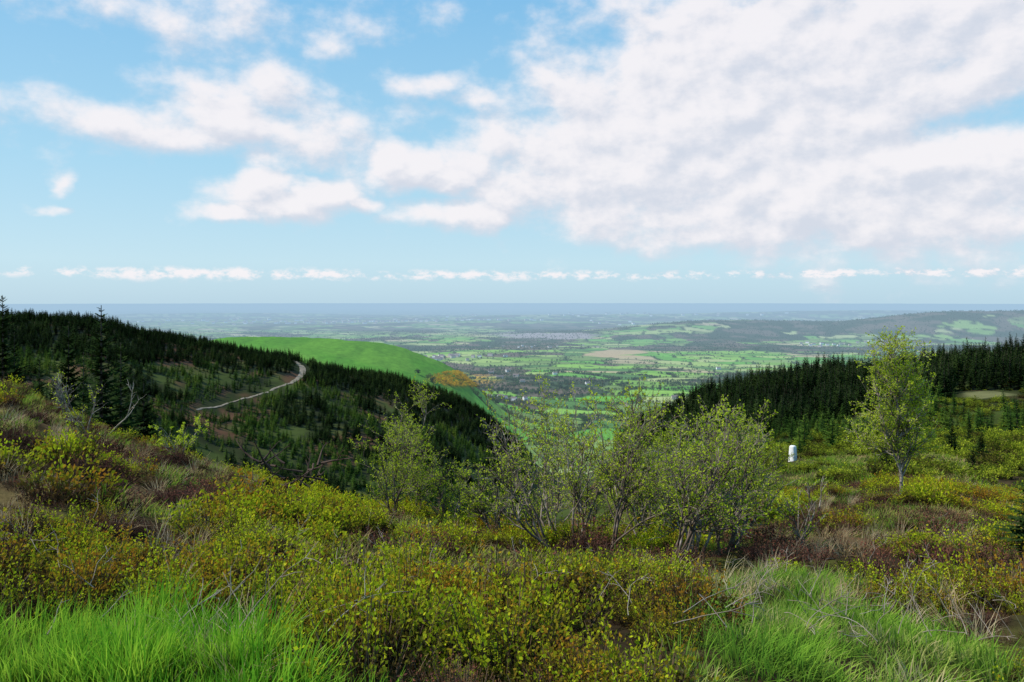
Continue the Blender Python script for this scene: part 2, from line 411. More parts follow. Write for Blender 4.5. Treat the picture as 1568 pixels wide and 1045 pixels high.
wc = lerp(np.zeros(X.shape+(3,))+np.array((0.04, 0.065, 0.03)), (0.12, 0.095, 0.07), sstep(0.45, 0.6, fbm(x/120, y/120, 4, 95)))
ww = sstep(0.535, 0.55, wd)
fc = fc*(1-ww[..., None])+wc*ww[..., None]
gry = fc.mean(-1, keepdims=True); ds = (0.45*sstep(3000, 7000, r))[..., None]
fc = fc*(1-ds)+gry*np.array((1.0, 1.02, 0.8))*ds  # far fields greyed, distance haze painted into the ground colour
pl = sstep(620, 760, r)
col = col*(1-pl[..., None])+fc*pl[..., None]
gh_ = greenhill(U, y)
col = lerp(col, (0.075, 0.21, 0.02), gh_)
col = lerp(col, (0.11, 0.24, 0.03), gh_*sstep(0.45, 0.6, fbm(x/90, y/90, 3, 97))*0.6)
col = lerp(col, (0.06, 0.16, 0.02), gh_*sstep(0.5, 0.62, fbm(x/30+8, y/140, 4, 94))*0.5)
wob2 = fbm(x/150, y/150, 3, 98)-0.5
col = lerp(col, (0.27, 0.24, 0.24), ell(U+wob2*80, VV+wob2*12, 845, 515, 75, 4, 0.3, 3)*sstep(3000, 4000, r))
col = lerp(col, (0.38, 0.29, 0.17), ell(U+wob2*60+(VV-542)*2, VV+wob2*8, 942, 542, 42, 5, 0.12, 4)*sstep(1500, 2000, r))
col = lerp(col, (0.42, 0.24, 0.02), ell(U, VV, 712, 582, 44, 9, 0.6)*sstep(900, 1100, r)*sstep(0.40, 0.48, fbm(x/15, y/15, 3, 99)))
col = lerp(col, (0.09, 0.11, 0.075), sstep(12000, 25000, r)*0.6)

mt, nt = newmat('moorland_ground'); mt.cycles.emission_sampling = 'NONE'
at = N(nt, 'ShaderNodeAttribute', attribute_name='ground_color')
nf = noise_fac(nt, 6, 4, 0.65); nf2 = noise_fac(nt, 0.12, 5, 0.65)
g1 = math_(nt, 'ADD', math_(nt, 'MULTIPLY', nf, 0.9), 0.55); g2 = math_(nt, 'ADD', math_(nt, 'MULTIPLY', nf2, 1.0), 0.5)
gm = math_(nt, 'MULTIPLY', g1, g2)
cc = N(nt, 'ShaderNodeVectorMath', operation='SCALE'); nt.links.new(at.outputs['Color'], cc.inputs[0]); nt.links.new(gm, cc.inputs['Scale'])
bs = N(nt, 'ShaderNodeBsdfDiffuse'); nt.links.new(cc.outputs[0], bs.inputs[0])
bp = N(nt, 'ShaderNodeBump'); bp.inputs['Strength'].default_value = 0.6; bp.inputs['Distance'].default_value = 0.08
nt.links.new(nf, bp.inputs['Height']); nt.links.new(bp.outputs[0], bs.inputs['Normal'])
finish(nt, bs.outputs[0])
ter = link(mesh_np('ground', V, [Q, Tc], [mt], smooth=True))
ca = ter.data.attributes.new('ground_color', 'FLOAT_COLOR', 'POINT')
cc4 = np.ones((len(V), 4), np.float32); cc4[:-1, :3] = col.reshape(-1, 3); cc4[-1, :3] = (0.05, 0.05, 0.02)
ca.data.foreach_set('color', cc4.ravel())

# path ribbon
tx = np.gradient(PX); ty = np.gradient(PY); tl = np.hypot(tx, ty); nx = -ty/tl; ny = tx/tl
m_path, nt = newmat('gravel_track')
bs = N(nt, 'ShaderNodeBsdfDiffuse'); nt.links.new(ramp(nt, noise_fac(nt, 0.7, 5), [(0.3, (0.15, 0.125, 0.09)), (0.7, (0.30, 0.26, 0.21))]), bs.inputs[0]); finish(nt, bs.outputs[0], False)
PV = []
wdt = np.interp(np.arange(120), [0, 30, 55, 119], [1.7, 1.8, 0.8, 0.5])
for o_ in (-1, -0.4, 0.4, 1):
    xx = PX+nx*o_*wdt; yy = PY+ny*o_*wdt; PV.append(np.stack([xx, yy, H(xx, yy)+0.35-0.15*abs(o_)], 1))
PV = np.stack(PV, 1).reshape(-1, 3)
PQ = np.array([(4*i+j, 4*i+j+1, 4*i+j+5, 4*i+j+4) for i in range(len(PX)-1) for j in range(3)])
link(mesh_np('gravel_path', PV, PQ, [m_path]))

# ------------------------------------------------------------ materials
m_stem = leafmat('shrub_stems', [(0, (0.06, 0.035, 0.025)), (1, (0.18, 0.12, 0.075))], 1, 0)
m_bil = leafmat('bilberry_leaves', [(0.0, (0.36, 0.17, 0.02)), (0.22, (0.38, 0.27, 0.018)), (0.42, (0.32, 0.36, 0.014)), (0.75, (0.42, 0.52, 0.018)), (1, (0.60, 0.56, 0.03))], 1.1, 0.38, woody_shade=((0.055, 0.036, 0.016), 0.08, 0.24))
m_bilfar = leafmat('bilberry_leaves_slope', [(0.0, (0.08, 0.055, 0.02)), (0.35, (0.11, 0.13, 0.013)), (0.65, (0.21, 0.27, 0.02)), (1, (0.40, 0.44, 0.035))], 0.25, 0.3, woody_shade=((0.03, 0.025, 0.012), 0.06, 0.24))
m_hea = leafmat('heather_foliage', [(0.0, (0.06, 0.026, 0.022)), (0.5, (0.13, 0.055, 0.042)), (0.8, (0.25, 0.085, 0.055)), (1, (0.16, 0.12, 0.045))], 0.8, 0.15, woody_shade=((0.028, 0.017, 0.012), 0.06, 0.22))
m_gra = leafmat('grass_blades', [(0.0, (0.07, 0.22, 0.012)), (0.5, (0.17, 0.43, 0.025)), (1, (0.38, 0.60, 0.05))], 0.9, 0.45, woody_shade=((0.025, 0.07, 0.008), 0.0, 0.20))
m_gra2 = leafmat('moor_grass', [(0.0, (0.15, 0.32, 0.03)), (0.5, (0.27, 0.46, 0.045)), (0.8, (0.46, 0.50, 0.12)), (1, (0.60, 0.50, 0.25))], 1.3, 0.4, woody_shade=((0.07, 0.12, 0.02), 0.0, 0.12))
m_hgra = leafmat('hillside_grass_blades', [(0.0, (0.12, 0.27, 0.02)), (0.45, (0.24, 0.37, 0.035)), (0.72, (0.40, 0.35, 0.10)), (1, (0.48, 0.32, 0.17))], 0.35, 0.4, woody_shade=((0.07, 0.06, 0.025), 0.0, 0.12))
m_str = leafmat('dry_grass', [(0.0, (0.30, 0.19, 0.10)), (0.5, (0.50, 0.38, 0.21)), (1, (0.66, 0.55, 0.35))], 0.9, 0.3)
m_con = leafmat('conifer_needles', [(0.0, (0.008, 0.016, 0.006)), (0.5, (0.018, 0.036, 0.010)), (1, (0.045, 0.075, 0.018))], 0.03, 0.1)  # needle colour darkened to carry the cloud shadow over the hills
m_con2 = leafmat('young_conifer_needles', [(0.0, (0.025, 0.055, 0.012)), (0.5, (0.055, 0.115, 0.018)), (1, (0.13, 0.19, 0.025))], 0.03, 0.2)
m_trunk = leafmat('bark', [(0, (0.06, 0.045, 0.035)), (1, (0.13, 0.10, 0.08))], 3, 0)
m_bark = leafmat('pale_bark', [(0, (0.10, 0.075, 0.055)), (0.6, (0.20, 0.16, 0.125)), (1, (0.38, 0.33, 0.28))], 3, 0)
m_dead = leafmat('dead_wood', [(0, (0.24, 0.19, 0.15)), (1, (0.45, 0.39, 0.32))], 3, 0)
m_burnt = leafmat('dark_dead_wood', [(0, (0.04, 0.028, 0.022)), (1, (0.10, 0.07, 0.055))], 3, 0)
m_bl = leafmat('spring_leaves', [(0.0, (0.32, 0.42, 0.02)), (0.5, (0.45, 0.57, 0.03)), (1, (0.60, 0.68, 0.06))], 1.5, 0.5)
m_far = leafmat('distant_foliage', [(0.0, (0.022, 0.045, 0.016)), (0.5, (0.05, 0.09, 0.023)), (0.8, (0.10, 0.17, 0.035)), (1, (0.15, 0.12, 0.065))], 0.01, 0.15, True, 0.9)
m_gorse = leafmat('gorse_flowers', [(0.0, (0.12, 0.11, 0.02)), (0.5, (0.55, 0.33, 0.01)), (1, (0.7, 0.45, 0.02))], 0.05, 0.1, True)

# ------------------------------------------------------------ near vegetation
def wedge(d0, d1, dens, u0=-130, u1=1700):
    A = (u1-u0)/F*0.5*(d1**2-d0**2); n = int(A*dens)
    y = np.sqrt(rng.uniform(d0**2, d1**2, n)); u = rng.uniform(u0, u1, n)
    return (u-CU)/F*y, y
def gzone(x, y):
    u, v = uv(x, y); w = (fbm(x*1.6, y*1.6, 3, 13)-0.5)*90
    l = np.interp(u, [-300, 0, 250, 400, 480, 580], [930, 960, 972, 1005, 1025, 1075])
    z1 = (v > l+w) & (u < 585)
    vl = np.interp(u, [1020, 1060, 1120, 1250, 1330, 1480, 1560], [1100, 905, 875, 885, 920, 970, 1060])
    z2 = (v > vl+w*0.8) & (u > 1030+w) & (u < 1560)
    return z1, z2
bil = [sprig_clump('b', 110, 0.26, 0.34, 0.018, 0.012, 19, [m_bil, m_stem]) for i in range(5)]
hea = [sprig_clump('h', 110, 0.27, 0.34, 0.016, 0.0055, 20, [m_hea, m_stem], 0.9) for i in range(4)]
bil2 = [sprig_clump('b', 80, 0.27, 0.34, 0.030, 0.020, 11, [m_bil, m_stem]) for i in range(4)]
hea2 = [sprig_clump('h', 80, 0.27, 0.34, 0.028, 0.011, 11, [m_hea, m_stem], 0.9) for i in range(3)]
gra = [grass_tuft('g', 60, 0.14, 0.30, 0.0035, 0.45, [m_gra]) for i in range(4)]
gra2 = [grass_tuft('g', 56, 0.16, 0.19, 0.0034, 0.8, [m_gra2]) for i in range(4)]
stra = [grass_tuft('s', 46, 0.10, 0.42, 0.0028, 0.7, [m_str]) for i in range(4)]

for tag, (d0, d1, dn, S), bm, hm in (('', (2.6, 10, 14, 0.85), bil, hea), ('b', (10, 42, 4.8, 1.7), bil2, hea2)):
    x, y = wedge(d0, d1, dn); u, v = uv(x, y)
    z1, z2 = gzone(x, y)
    wx_ = x+(fbm(x*2, y*2, 2, 77)-0.5)*0.5*S; wy_ = y+(fbm(x*2+9, y*2, 2, 79)-0.5)*0.5*S
    cid, dome = cells(wx_, wy_, S, 300)
    nA = fbm(x*0.4, y*0.4, 3, 101)+(cid-0.5)*0.36; nB = fbm(x*0.35+40, y*0.35, 3, 111)
    ok = ~(z1 | z2) & (rng.random(len(x)) < 0.25+1.1*dome)
    leftslope = (u < 420) & (y > 9)
    gap = ((nB > 0.57) & (y > 9)) | (leftslope & (nB > 0.53)) | ((u > 1150) & (y > 9) & (nB > 0.56))
    thr = 0.475+0.04*np.exp(-((u-850)/260)**2)*(v > 930)+0.03*((u > 1480) & (v > 850))
    isb = ok & (nA > thr) & ~gap
    ish = ok & ~isb & ~(gap & (rng.random(len(x)) < 0.6))
    sc = (0.30+1.2*dome**1.2)*rng.uniform(0.8, 1.15, len(x))*(1.0 if tag == '' else 1.3)*(0.75+0.45*((cid*7.3) % 1))
    ish |= ok & isb & (dome < 0.18) & (rng.random(len(x)) < 0.7); isb &= ~ish
    scat_xy('bilberry_shrubs', bm, x[isb], y[isb], 0, 0, sarr=sc[isb], zs=(0.8, 1.2))
    scat_xy('heather_shrubs', hm, x[ish], y[ish], 0, 0, sarr=np.maximum(sc[ish], 0.4)*0.85, zs=(0.6, 1.1))
x, y = wedge(2.4, 8, 55, -130, 640); z1, z2 = gzone(x, y)
cid, dome = cells(x, y, 0.5, 410); k = z1
scat_xy('green_grass', gra, x[k], y[k], 0, 0, sarr=(0.5+0.75*dome[k])*rng.uniform(0.8, 1.2, k.sum()))
x, y = wedge(3, 11, 42, 1000, 1600); z1, z2 = gzone(x, y)
cid, dome = cells(x, y, 0.6, 400)
k = z2
scat_xy('moor_grass', gra2, x[k], y[k], 0, 0, sarr=(0.4+0.95*dome[k])*rng.uniform(0.8, 1.2, k.sum()))
x, y = wedge(8, 42, 4.5); u, v = uv(x, y); nB = fbm(x*0.35+40, y*0.35, 3, 111); nC = fbm(x*0.2, y*0.5, 3, 121)
g = (nB > 0.5) & (nC > 0.45)
scat_xy('hillside_grass', [grass_tuft('g', 46, 0.22, 0.22, 0.006, 0.8, [m_hgra]) for i in range(3)], x[g], y[g], 0.8, 1.7)
s_ = (nB > 0.49) & (nC <= 0.47) & (rng.random(len(x)) < 0.5)
x2, y2 = wedge(3.5, 12, 2.0); n2 = fbm(x2*0.5, y2*0.5, 2, 131); k2 = n2 > 0.53
scat_xy('dry_grass_tufts', stra, np.concatenate([x[s_], x2[k2]]), np.concatenate([y[s_], y2[k2]]), 0.7, 1.3, tilt=0.25)

# farther moorland slope on the right and valley edges
PC = cast(1214, 706, 60, 130); PS = cast(1144, 716, 50, 130)
def clearpost(x, y, u):
    return ~(((np.abs(u-1214) < 9) & (y < PC[1]+2) & (y > PC[1]-20)) | ((np.abs(u-1144) < 9) & (y < PS[1]+2) & (y > PS[1]-18)))
x, y = wedge(42, 230, 0.45, 860, 1740); u, v = uv(x, y)
cid, dome = cells(x, y, 3.6, 500)
nB = fbm(x*0.06, y*0.06, 4, 141); k = (nB+(cid-0.5)*0.25 > 0.37) & (rng.random(len(x)) < np.clip(90/y, 0.4, 1)) & (dome > 0.08)
k &= clearpost(x, y, u) & ~(ell(u, v, 1510, 606, 60, 7) > 0.3)
bf = [sprig_clump('f', 70, 0.36, 0.42, 0.06, 0.042, 8, [m_bilfar, m_stem]) for i in range(4)]
scat_xy('slope_shrubs', bf, x[k], y[k], 0, 0, sarr=np.clip(y[k]/70, 0.6, 1)*(1.0+2.4*dome[k])*rng.uniform(0.8, 1.2, k.sum()), zs=(0.6, 1.2))
x, y = wedge(42, 110, 0.35, -130, 860)
scat_xy('valley_side_shrubs', [sprig_clump('f', 70, 0.36, 0.42, 0.06, 0.042, 8, [m_bilfar, m_stem]) for i in range(3)], x, y, 1.5, 3.0)
x, y = wedge(38, 110, 0.9, 1100, 1740); u, v = uv(x, y); k = clearpost(x, y, u) & (fbm(x*0.15, y*0.15, 3, 181) > 0.45)
scat_xy('rough_slope_grass', [grass_tuft('g', 40, 0.5, 0.3, 0.014, 0.8, [m_hgra]) for i in range(3)], x[k], y[k], 0.9, 1.8)

# ------------------------------------------------------------ birch / willow shrubs
shrubP = dict(step=[0.17, 0.12, 0.08, 0.06], wig=[0.13, 0.16, 0.2, 0.25], up=[0.05, 0.06, 0.05, 0.03], bare=[0.22, 0.15, 0.1, 1], kids=[0.95, 0.85, 0.55, 0], clen=[0.42, 0.5, 0.6, 0.6], fwd=1.1, leaf=0.75, nl=2, rmin=0.0022)
def bush(u, v, h, nst, lean=(0, 0), spread=0.5, leaf=0.75, r=0.028, name='birch_shrub'):
    c = cast(u, v, 3, 60); t = Tree(); P = dict(shrubP); P['leaf'] = min(1.0, leaf+0.2)
    for i in range(nst):
        a = rng.uniform(0, 6.283)
        d = unit(np.array((math.cos(a)*spread*rng.uniform(0.3, 1)+lean[0], math.sin(a)*spread*rng.uniform(0.3, 1)+lean[1], 1.0)))
        t.grow(np.array((math.cos(a)*0.07, math.sin(a)*0.07, -0.08)), d, h*rng.uniform(0.75, 1.1), r*rng.uniform(0.7, 1.1), 0, 3, P)
    o = link(t.build(name, [m_bark, m_bl], 0.044, 0.034)); o.location = c; return o
for a in [(637,795,3.8,4,(0,0),0.2,0.5), (700,800,3.2,5,(-0.1,0),0.4,0.45), (765,812,3.2,5,(-0.35,0),0.4,0.35),
          (842,842,3.0,4,(-0.75,0),0.35,0.3), (850,838,2.9,4,(-0.1,0),0.4,0.45), (885,840,3.0,5,(0.05,0),0.35,0.5),
          (930,848,3.0,5,(0.1,0),0.4,0.5), (975,836,3.1,6,(0,0),0.45,0.6), (1030,862,2.6,7,(0.25,0),0.5,0.45),
          (1065,850,2.6,7,(0.3,0),0.45,0.55), (1105,850,2.3,7,(0.35,0),0.5,0.6), (960,822,3.5,6,(0.1,0),0.45,0.7),
          (820,822,3.4,6,(0,0),0.4,0.65), (1010,825,3.3,7,(0.15,0),0.45,0.7), (730,808,3.5,5,(0.0,0),0.4,0.5), (905,824,3.6,7,(0,0),0.45,0.7),
          (870,818,3.4,6,(0,0),0.5,0.7), (1050,822,3.1,7,(0.2,0),0.5,0.75), (1090,822,3.0,7,(0.3,0),0.5,0.8), (665,800,3.3,5,(0,0),0.4,0.55), (600,800,2.5,5,(0,0),0.3,0.8),
          (1120,812,2.8,7,(0.2,0),0.5,0.85), (780,818,3.0,6,(0,0),0.5,0.7), (940,818,3.1,7,(0,0),0.6,0.8),
          (690,812,2.0,7,(0,0),0.7,0.7), (760,822,2.0,7,(0,0),0.8,0.7), (830,828,2.1,7,(0,0),0.8,0.8), (900,835,2.0,7,(0,0),0.8,0.7), (990,840,2.0,7,(0,0),0.8,0.8), (1060,838,2.0,8,(0,0),0.8,0.85),
          (1215,850,1.2,4,(0,0),0.4,0.9), (1250,790,1.3,4,(0,0),0.3,0.9), (130,668,1.9,4,(0,0),0.5,0.1), (95,640,1.7,3,(0,0),0.5,0.0),
          (1160,800,2.2,6,(0,0),0.4,0.9)]:
    bush(*a[:3], nst=a[3], lean=a[4], spread=a[5], leaf=a[6])
for (u, v, h) in [(425, 742, 1.9), (275, 705, 1.3), (565, 775, 2.2), (405,742,1.5), (500, 772, 1.2), (445,748,1.4)]:
    c = cast(u, v, 3, 60); t = Tree(); P = dict(shrubP); P['leaf'] = 1.0; P['nl'] = 3
    for i in range(5):
        a = rng.uniform(0, 6.283); t.grow(np.array((0, 0, -0.1)), unit(np.array((math.cos(a)*0.35, math.sin(a)*0.35, 1))), h, 0.015, 0, 3, P)
    o = link(t.build('leafy_bush', [m_bark, m_bl], 0.055, 0.042)); o.location = c
c = cast(1380, 772, 5, 60); t = Tree(); P = dict(shrubP); P.update(wig=[0.06, 0.14, 0.2, 0.25], up=[0.05, 0.08, 0.06, 0.03], bare=[0.22, 0.1, 0.1, 1], kids=[1.3, 0.95, 0.6, 0], clen=[0.30, 0.5, 0.6, 0.6], leaf=1.0, nl=2, fwd=0.9)
hh = (772-520)/F*c[1]
t.grow(np.array((0, 0, -0.1)), unit(np.array((-0.06, 0, 1))), hh*1.0, 0.062, 0, 3, P)
t.grow(np.array((0, 0, 1.0)), unit(np.array((-0.38, 0, 1))), hh*0.75, 0.03, 0, 3, P)
t.grow(np.array((0, 0, 0.8)), unit(np.array((0.35, 0.1, 1))), hh*0.6, 0.026, 0, 3, P)
t.grow(np.array((0, 0, 1.1)), unit(np.array((0.2, 0.0, 1))), hh*0.7, 0.026, 0, 3, P)
o = link(t.build('rowan_tree', [m_bark, m_bl], 0.058, 0.042)); o.location = c
deadP = dict(shrubP); deadP.update(leaf=0, kids=[0.6, 0.5, 0.3, 0], bare=[0.4, 0.2, 0.2, 1])
c = cast(160, 672, 5, 60); t = Tree(); t.grow(np.array((0, 0, -0.1)), unit(np.array((0.45, 0, 1))), 2.4, 0.03, 0, 2, deadP)
o = link(t.build('dead_branch', [m_dead])); o.location = c
c = cast(455, 766, 5, 60); t = Tree()
for i in range(22):
    a = rng.uniform(0, 6.283); t.grow(np.array((rng.uniform(-1.0, 1.0), rng.uniform(-0.3, 0.3)-0.9, rng.uniform(0.6, 1.3))), unit(np.array((math.cos(a), math.sin(a)*0.5, rng.uniform(-0.1, 0.5)))), rng.uniform(0.6, 1.2), 0.035, 0, 2, deadP)
o = link(t.build('fallen_branches', [m_burnt])); o.location = c
t = Tree()
for i in range(150):
    u = rng.uniform(0, 1560); v = rng.uniform(790, 1030) if i > 20 else rng.uniform(960, 1035)
    if i <= 20: u = rng.uniform(1200, 1560)
    c = cast(u, v, 2.5, 40); a = rng.uniform(0, 6.283)
    t.grow(c+np.array((0, 0, 0.2)), unit(np.array((math.cos(a), math.sin(a), rng.uniform(0.4, 1.3)))), rng.uniform(0.2, 0.5), 0.0018, 0, 1, dict(deadP, rmin=0.0010, step=[0.05, 0.04, 0.04, 0.04], up=[-0.05, 0, 0, 0]))
link(t.build('dry_twigs', [m_dead]))

# ------------------------------------------------------------ conifers
con = [conifer('c', [m_con, m_trunk], 26, 8, R) for R in (0.20, 0.24, 0.28)]
for k_, (u, d, topv) in enumerate([(155, 60, 462), (4, 45, 448), (105, 72, 488), (-30, 50, 470), (185, 80, 520), (22, 70, 505), (128, 90, 535), (60, 95, 545), (220, 100, 575), (375, 110, 668)]):
    src = con[k_ % 3]; o = link(bpy.data.objects.new('spruce_tree', src.data))
    xx = (u-CU)/F*d; zz = float(H(np.array([xx]), np.array([float(d)]))[0]); top = -(topv-HV)/F*d; hgt = top-zz
    o.location = (xx, d, zz); wq = 0.8 if k_ else 0.95; o.scale = (hgt*wq, hgt*wq, hgt); o.rotation_euler[2] = rng.uniform(0, 6)
x, y = wedge(225, 590, 0.17, -160, 815); u, v = uv(x, y)
pdv = pathdist(x, y)
px0 = np.interp(u, [298, 464], [629, 560])
onpath = (u > 290) & (u < 474) & (v > px0-4) & (v < px0+np.interp(u, [298, 400, 464], [10, 14, 20]))
nn = fbm(x*0.06, y*0.06, 3, 151); upper = v < np.interp(u, [0, 150, 330, 480, 600, 700, 780], [540, 550, 560, 590, 615, 645, 695])
k = ((nn > 0.46) | upper | (rng.random(len(x)) < 0.18)) & ~(pdv < 4) & ~((onpath) & (rng.random(len(x)) < 0.8))
yn = fbm(x*0.03+7, y*0.03, 3, 161)
young = k & (yn > 0.49) & ~upper; old = k & ~young
scat_xy('conifer_forest', [conifer('c', [m_con, m_trunk], 18, 7, R, 3) for R in (0.24, 0.28, 0.32)], x[old], y[old], 3.5, 7.0, tilt=0.03)
scat_xy('young_conifer_plantation', [conifer('c', [m_con2, m_trunk], 16, 7, R, 3) for R in (0.28, 0.32)], x[young], y[young], 2.5, 5.5, tilt=0.03)
x, y = wedge(195, 390, 0.14, 930, 1750); u, v = uv(x, y)
k = ~((ell(u, v, 1510, 608, 60, 9) > 0.2))
k &= (v < 690-(u-960)*0.08)
scat_xy('conifer_plantation', [conifer('c', [m_con, m_trunk], 20, 7, R, 3) for R in (0.2, 0.24, 0.27)], x[k], y[k], 5.0, 10.0, tilt=0.03)
x, y = wedge(95, 215, 0.05, 960, 1740); u, v = uv(x, y); k = ~(ell(u, v, 1510, 612, 70, 22) > 0.2) & (fbm(x*0.05, y*0.05, 3, 171) > 0.38)
scat_xy('young_conifers', [conifer('c', [m_con2, m_trunk], 18, 7, R, 4) for R in (0.26, 0.32)], x[k], y[k], 2.0, 5.5, tilt=0.04)
x, y = wedge(45, 95, 0.014, 1330, 1740)
scat_xy('dark_spruce_saplings', [conifer('c', [m_con, m_trunk], 22, 8, R, 5) for R in (0.28, 0.33)], x, y, 1.8, 3.6, tilt=0.04)
c = cast(1585, 850, 4, 60)
for dx, h in ((0, 1.9), (0.7, 1.4)):
    o = link(bpy.data.objects.new('spruce_sapling', con[2].data)); o.location = (c[0]+dx, c[1]+dx, float(H(np.array([c[0]+dx]), np.array([c[1]+dx]))[0])); o.scale = (h*1.3, h*1.3, h)

# ------------------------------------------------------------ plain trees
n = 420000
y = np.sqrt(rng.uniform(620**2, 7000**2, n)); u = rng.uniform(-50, 1640, n); x = (u-CU)/F*y
fid, fe = fields(x, y); wd = woods(x, y); gh = greenhill(u, y)
hed = (fe < 6) & (rng.random(n) < 0.45) & (gh < 0.5)
wod = (wd > 0.54) & (rng.random(n) < 0.14) & (gh < 0.5)
lone = (rng.random(n) < 0.003) & (gh < 0.5)
k = hed | wod | lone
k &= rng.random(n) < np.clip(2400/y, 0.3, 1)
u_, v_ = uv(x, y); k &= ~(ell(u_, v_, 942, 542, 50, 8) > 0.3)
x = x[k]; y = y[k]
y3 = np.sqrt(rng.uniform(900**2, 2600**2, 160000)); u3 = rng.uniform(680, 1300, 160000); x3 = (u3-CU)/F*y3
f3, e3 = fields(x3, y3); k3 = (e3 < 4.0) & (rng.random(len(x3)) < 0.4) & (greenhill(u3, y3) < 0.5)
x = np.concatenate([x, x3[k3]]); y = np.concatenate([y, y3[k3]])
scat_xy('distant_trees', [broadleaf('t', [m_far, m_trunk], 220) for i in range(5)], x, y, 4.0, 10, tilt=0.03, zs=(0.8, 1.1))
gx = np.array([((u-CU)/F*d, d) for (u, d) in [(655, 1130), (662, 1125), (640, 1140), (690, 1100)]], float)
scat_xy('hillside_trees', [broadleaf('t', [m_far, m_trunk]) for i in range(3)], gx[:, 0], gx[:, 1], 7, 11)
x, y = wedge(950, 1750, 0.05, 655, 785); u, v = uv(x, y); k = ell(u, v, 718, 582, 56, 12, 0.4) > 0.4
scat_xy('gorse_bushes', [broadleaf('t', [m_gorse, m_trunk], 200, 0.8)], x[k], y[k], 2.5, 6)

# ------------------------------------------------------------ buildings
def dmat(name, sc_, c0, c1):
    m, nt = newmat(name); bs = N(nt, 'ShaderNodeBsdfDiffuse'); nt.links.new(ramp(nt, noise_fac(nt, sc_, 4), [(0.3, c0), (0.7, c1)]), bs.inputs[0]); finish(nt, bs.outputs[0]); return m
m_wall = dmat('stone_wall', 0.8, (0.42, 0.37, 0.3), (0.6, 0.55, 0.48))
m_white = dmat('white_render', 3, (0.72, 0.71, 0.68), (0.84, 0.83, 0.81))
m_roof = dmat('slate_roof', 1.2, (0.12, 0.11, 0.12), (0.22, 0.16, 0.15))
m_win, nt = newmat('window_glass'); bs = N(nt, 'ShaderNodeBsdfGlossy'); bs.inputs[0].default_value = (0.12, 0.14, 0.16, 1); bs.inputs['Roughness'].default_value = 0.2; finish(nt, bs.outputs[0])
def box(V, Fl, x0, x1, y0, y1, z0, z1):
    o = len(V); V += [(x0,y0,z0),(x1,y0,z0),(x1,y1,z0),(x0,y1,z0),(x0,y0,z1),(x1,y0,z1),(x1,y1,z1),(x0,y1,z1)]
    Fl += [tuple(o+i for i in f) for f in ((0,3,2,1),(4,5,6,7),(0,1,5,4),(1,2,6,5),(2,3,7,6),(3,0,4,7))]
def pymesh(name, V, Fl, mat):
    me = bpy.data.meshes.new(name); me.from_pydata([tuple(map(float, v)) for v in V], [], Fl); me.materials.append(mat); return bpy.data.objects.new(name, me)
def house(name, loc, L, W, h, rot, wall):
    e = link(bpy.data.objects.new(name, None)); e.location = loc; e.rotation_euler[2] = rot
    V = [(-L/2,-W/2,-2),(L/2,-W/2,-2),(L/2,W/2,-2),(-L/2,W/2,-2),(-L/2,-W/2,h),(L/2,-W/2,h),(L/2,W/2,h),(-L/2,W/2,h),(-L/2,0,h+W*0.42),(L/2,0,h+W*0.42)]
    w = pymesh('walls', V, [(0,1,5,4),(2,3,7,6),(1,2,6,9,5),(3,0,4,8,7)], wall)
    a = h+W*0.42
    R = [(-L/2-.3,-W/2-.4,h-.15),(L/2+.3,-W/2-.4,h-.15),(L/2+.3,0,a+.12),(-L/2-.3,0,a+.12),(L/2+.3,W/2+.4,h-.15),(-L/2-.3,W/2+.4,h-.15)]
    r = pymesh('roof', R, [(0,1,2,3),(3,2,4,5)], m_roof)
    V = []; Fl = []; box(V, Fl, -L/2+0.3, -L/2+1.3, -0.5, 0.5, a-0.6, a+1.2); box(V, Fl, L/2-1.3, L/2-0.3, -0.5, 0.5, a-0.6, a+1.2); ch = pymesh('chimneys', V, Fl, wall)
    V = []; Fl = []
    nw = max(2, int(L/3))
    for i in range(nw):
        xc = -L/2+L*(i+0.5)/nw
        for zc in (1.0, 3.6):
            if zc+1.2 < h and not (zc == 1.0 and i == nw//2): box(V, Fl, xc-0.5, xc+0.5, -W/2-0.04, -W/2+0.1, zc, zc+1.2)
    wi = pymesh('windows', V, Fl, m_win)
    V = []; Fl = []; xc = -L/2+L*(nw//2+0.5)/nw; box(V, Fl, xc-0.5, xc+0.5, -W/2-0.05, -W/2+0.1, 0, 2.1); do = pymesh('door', V, Fl, m_roof)
    for q in (w, r, ch, wi, do): link(q); q.parent = e
for (u, v, L, wl, rt) in [(765, 580, 22, m_wall, 0.3), (790, 578, 17, m_wall, -0.4), (752, 573, 16, m_white, 0.2), (778, 570, 16, m_white, 0.5), (900, 590, 14, m_white, 0.5), (1033, 612, 13, m_wall, 0), (1100, 566, 15, m_white, 0.2), (850, 574, 14, m_white, 0.2), (800,586,14,m_wall,0.1)]:
    c = cast(u, v, 900, 4000); house('farmhouse', c, L, 8, 6.2, rt, wl)
V = []; W1 = []; W2 = []; Rf = []
def addh(c, L, W, h, rt, white):
    o = len(V); cs, sn = math.cos(rt), math.sin(rt); a = h+W*0.4
    for (px, py, pz) in [(-L/2,-W/2,-3),(L/2,-W/2,-3),(L/2,W/2,-3),(-L/2,W/2,-3),(-L/2,-W/2,h),(L/2,-W/2,h),(L/2,W/2,h),(-L/2,W/2,h),(-L/2,0,a),(L/2,0,a)]:
        V.append((c[0]+px*cs-py*sn, c[1]+px*sn+py*cs, c[2]+pz))
    (W1 if white else W2).extend([tuple(o+i for i in f) for f in ((0,1,5,4),(2,3,7,6),(1,2,6,9,5),(3,0,4,8,7))])
    Rf.extend([tuple(o+i for i in f) for f in ((4,5,9,8),(6,7,8,9))])
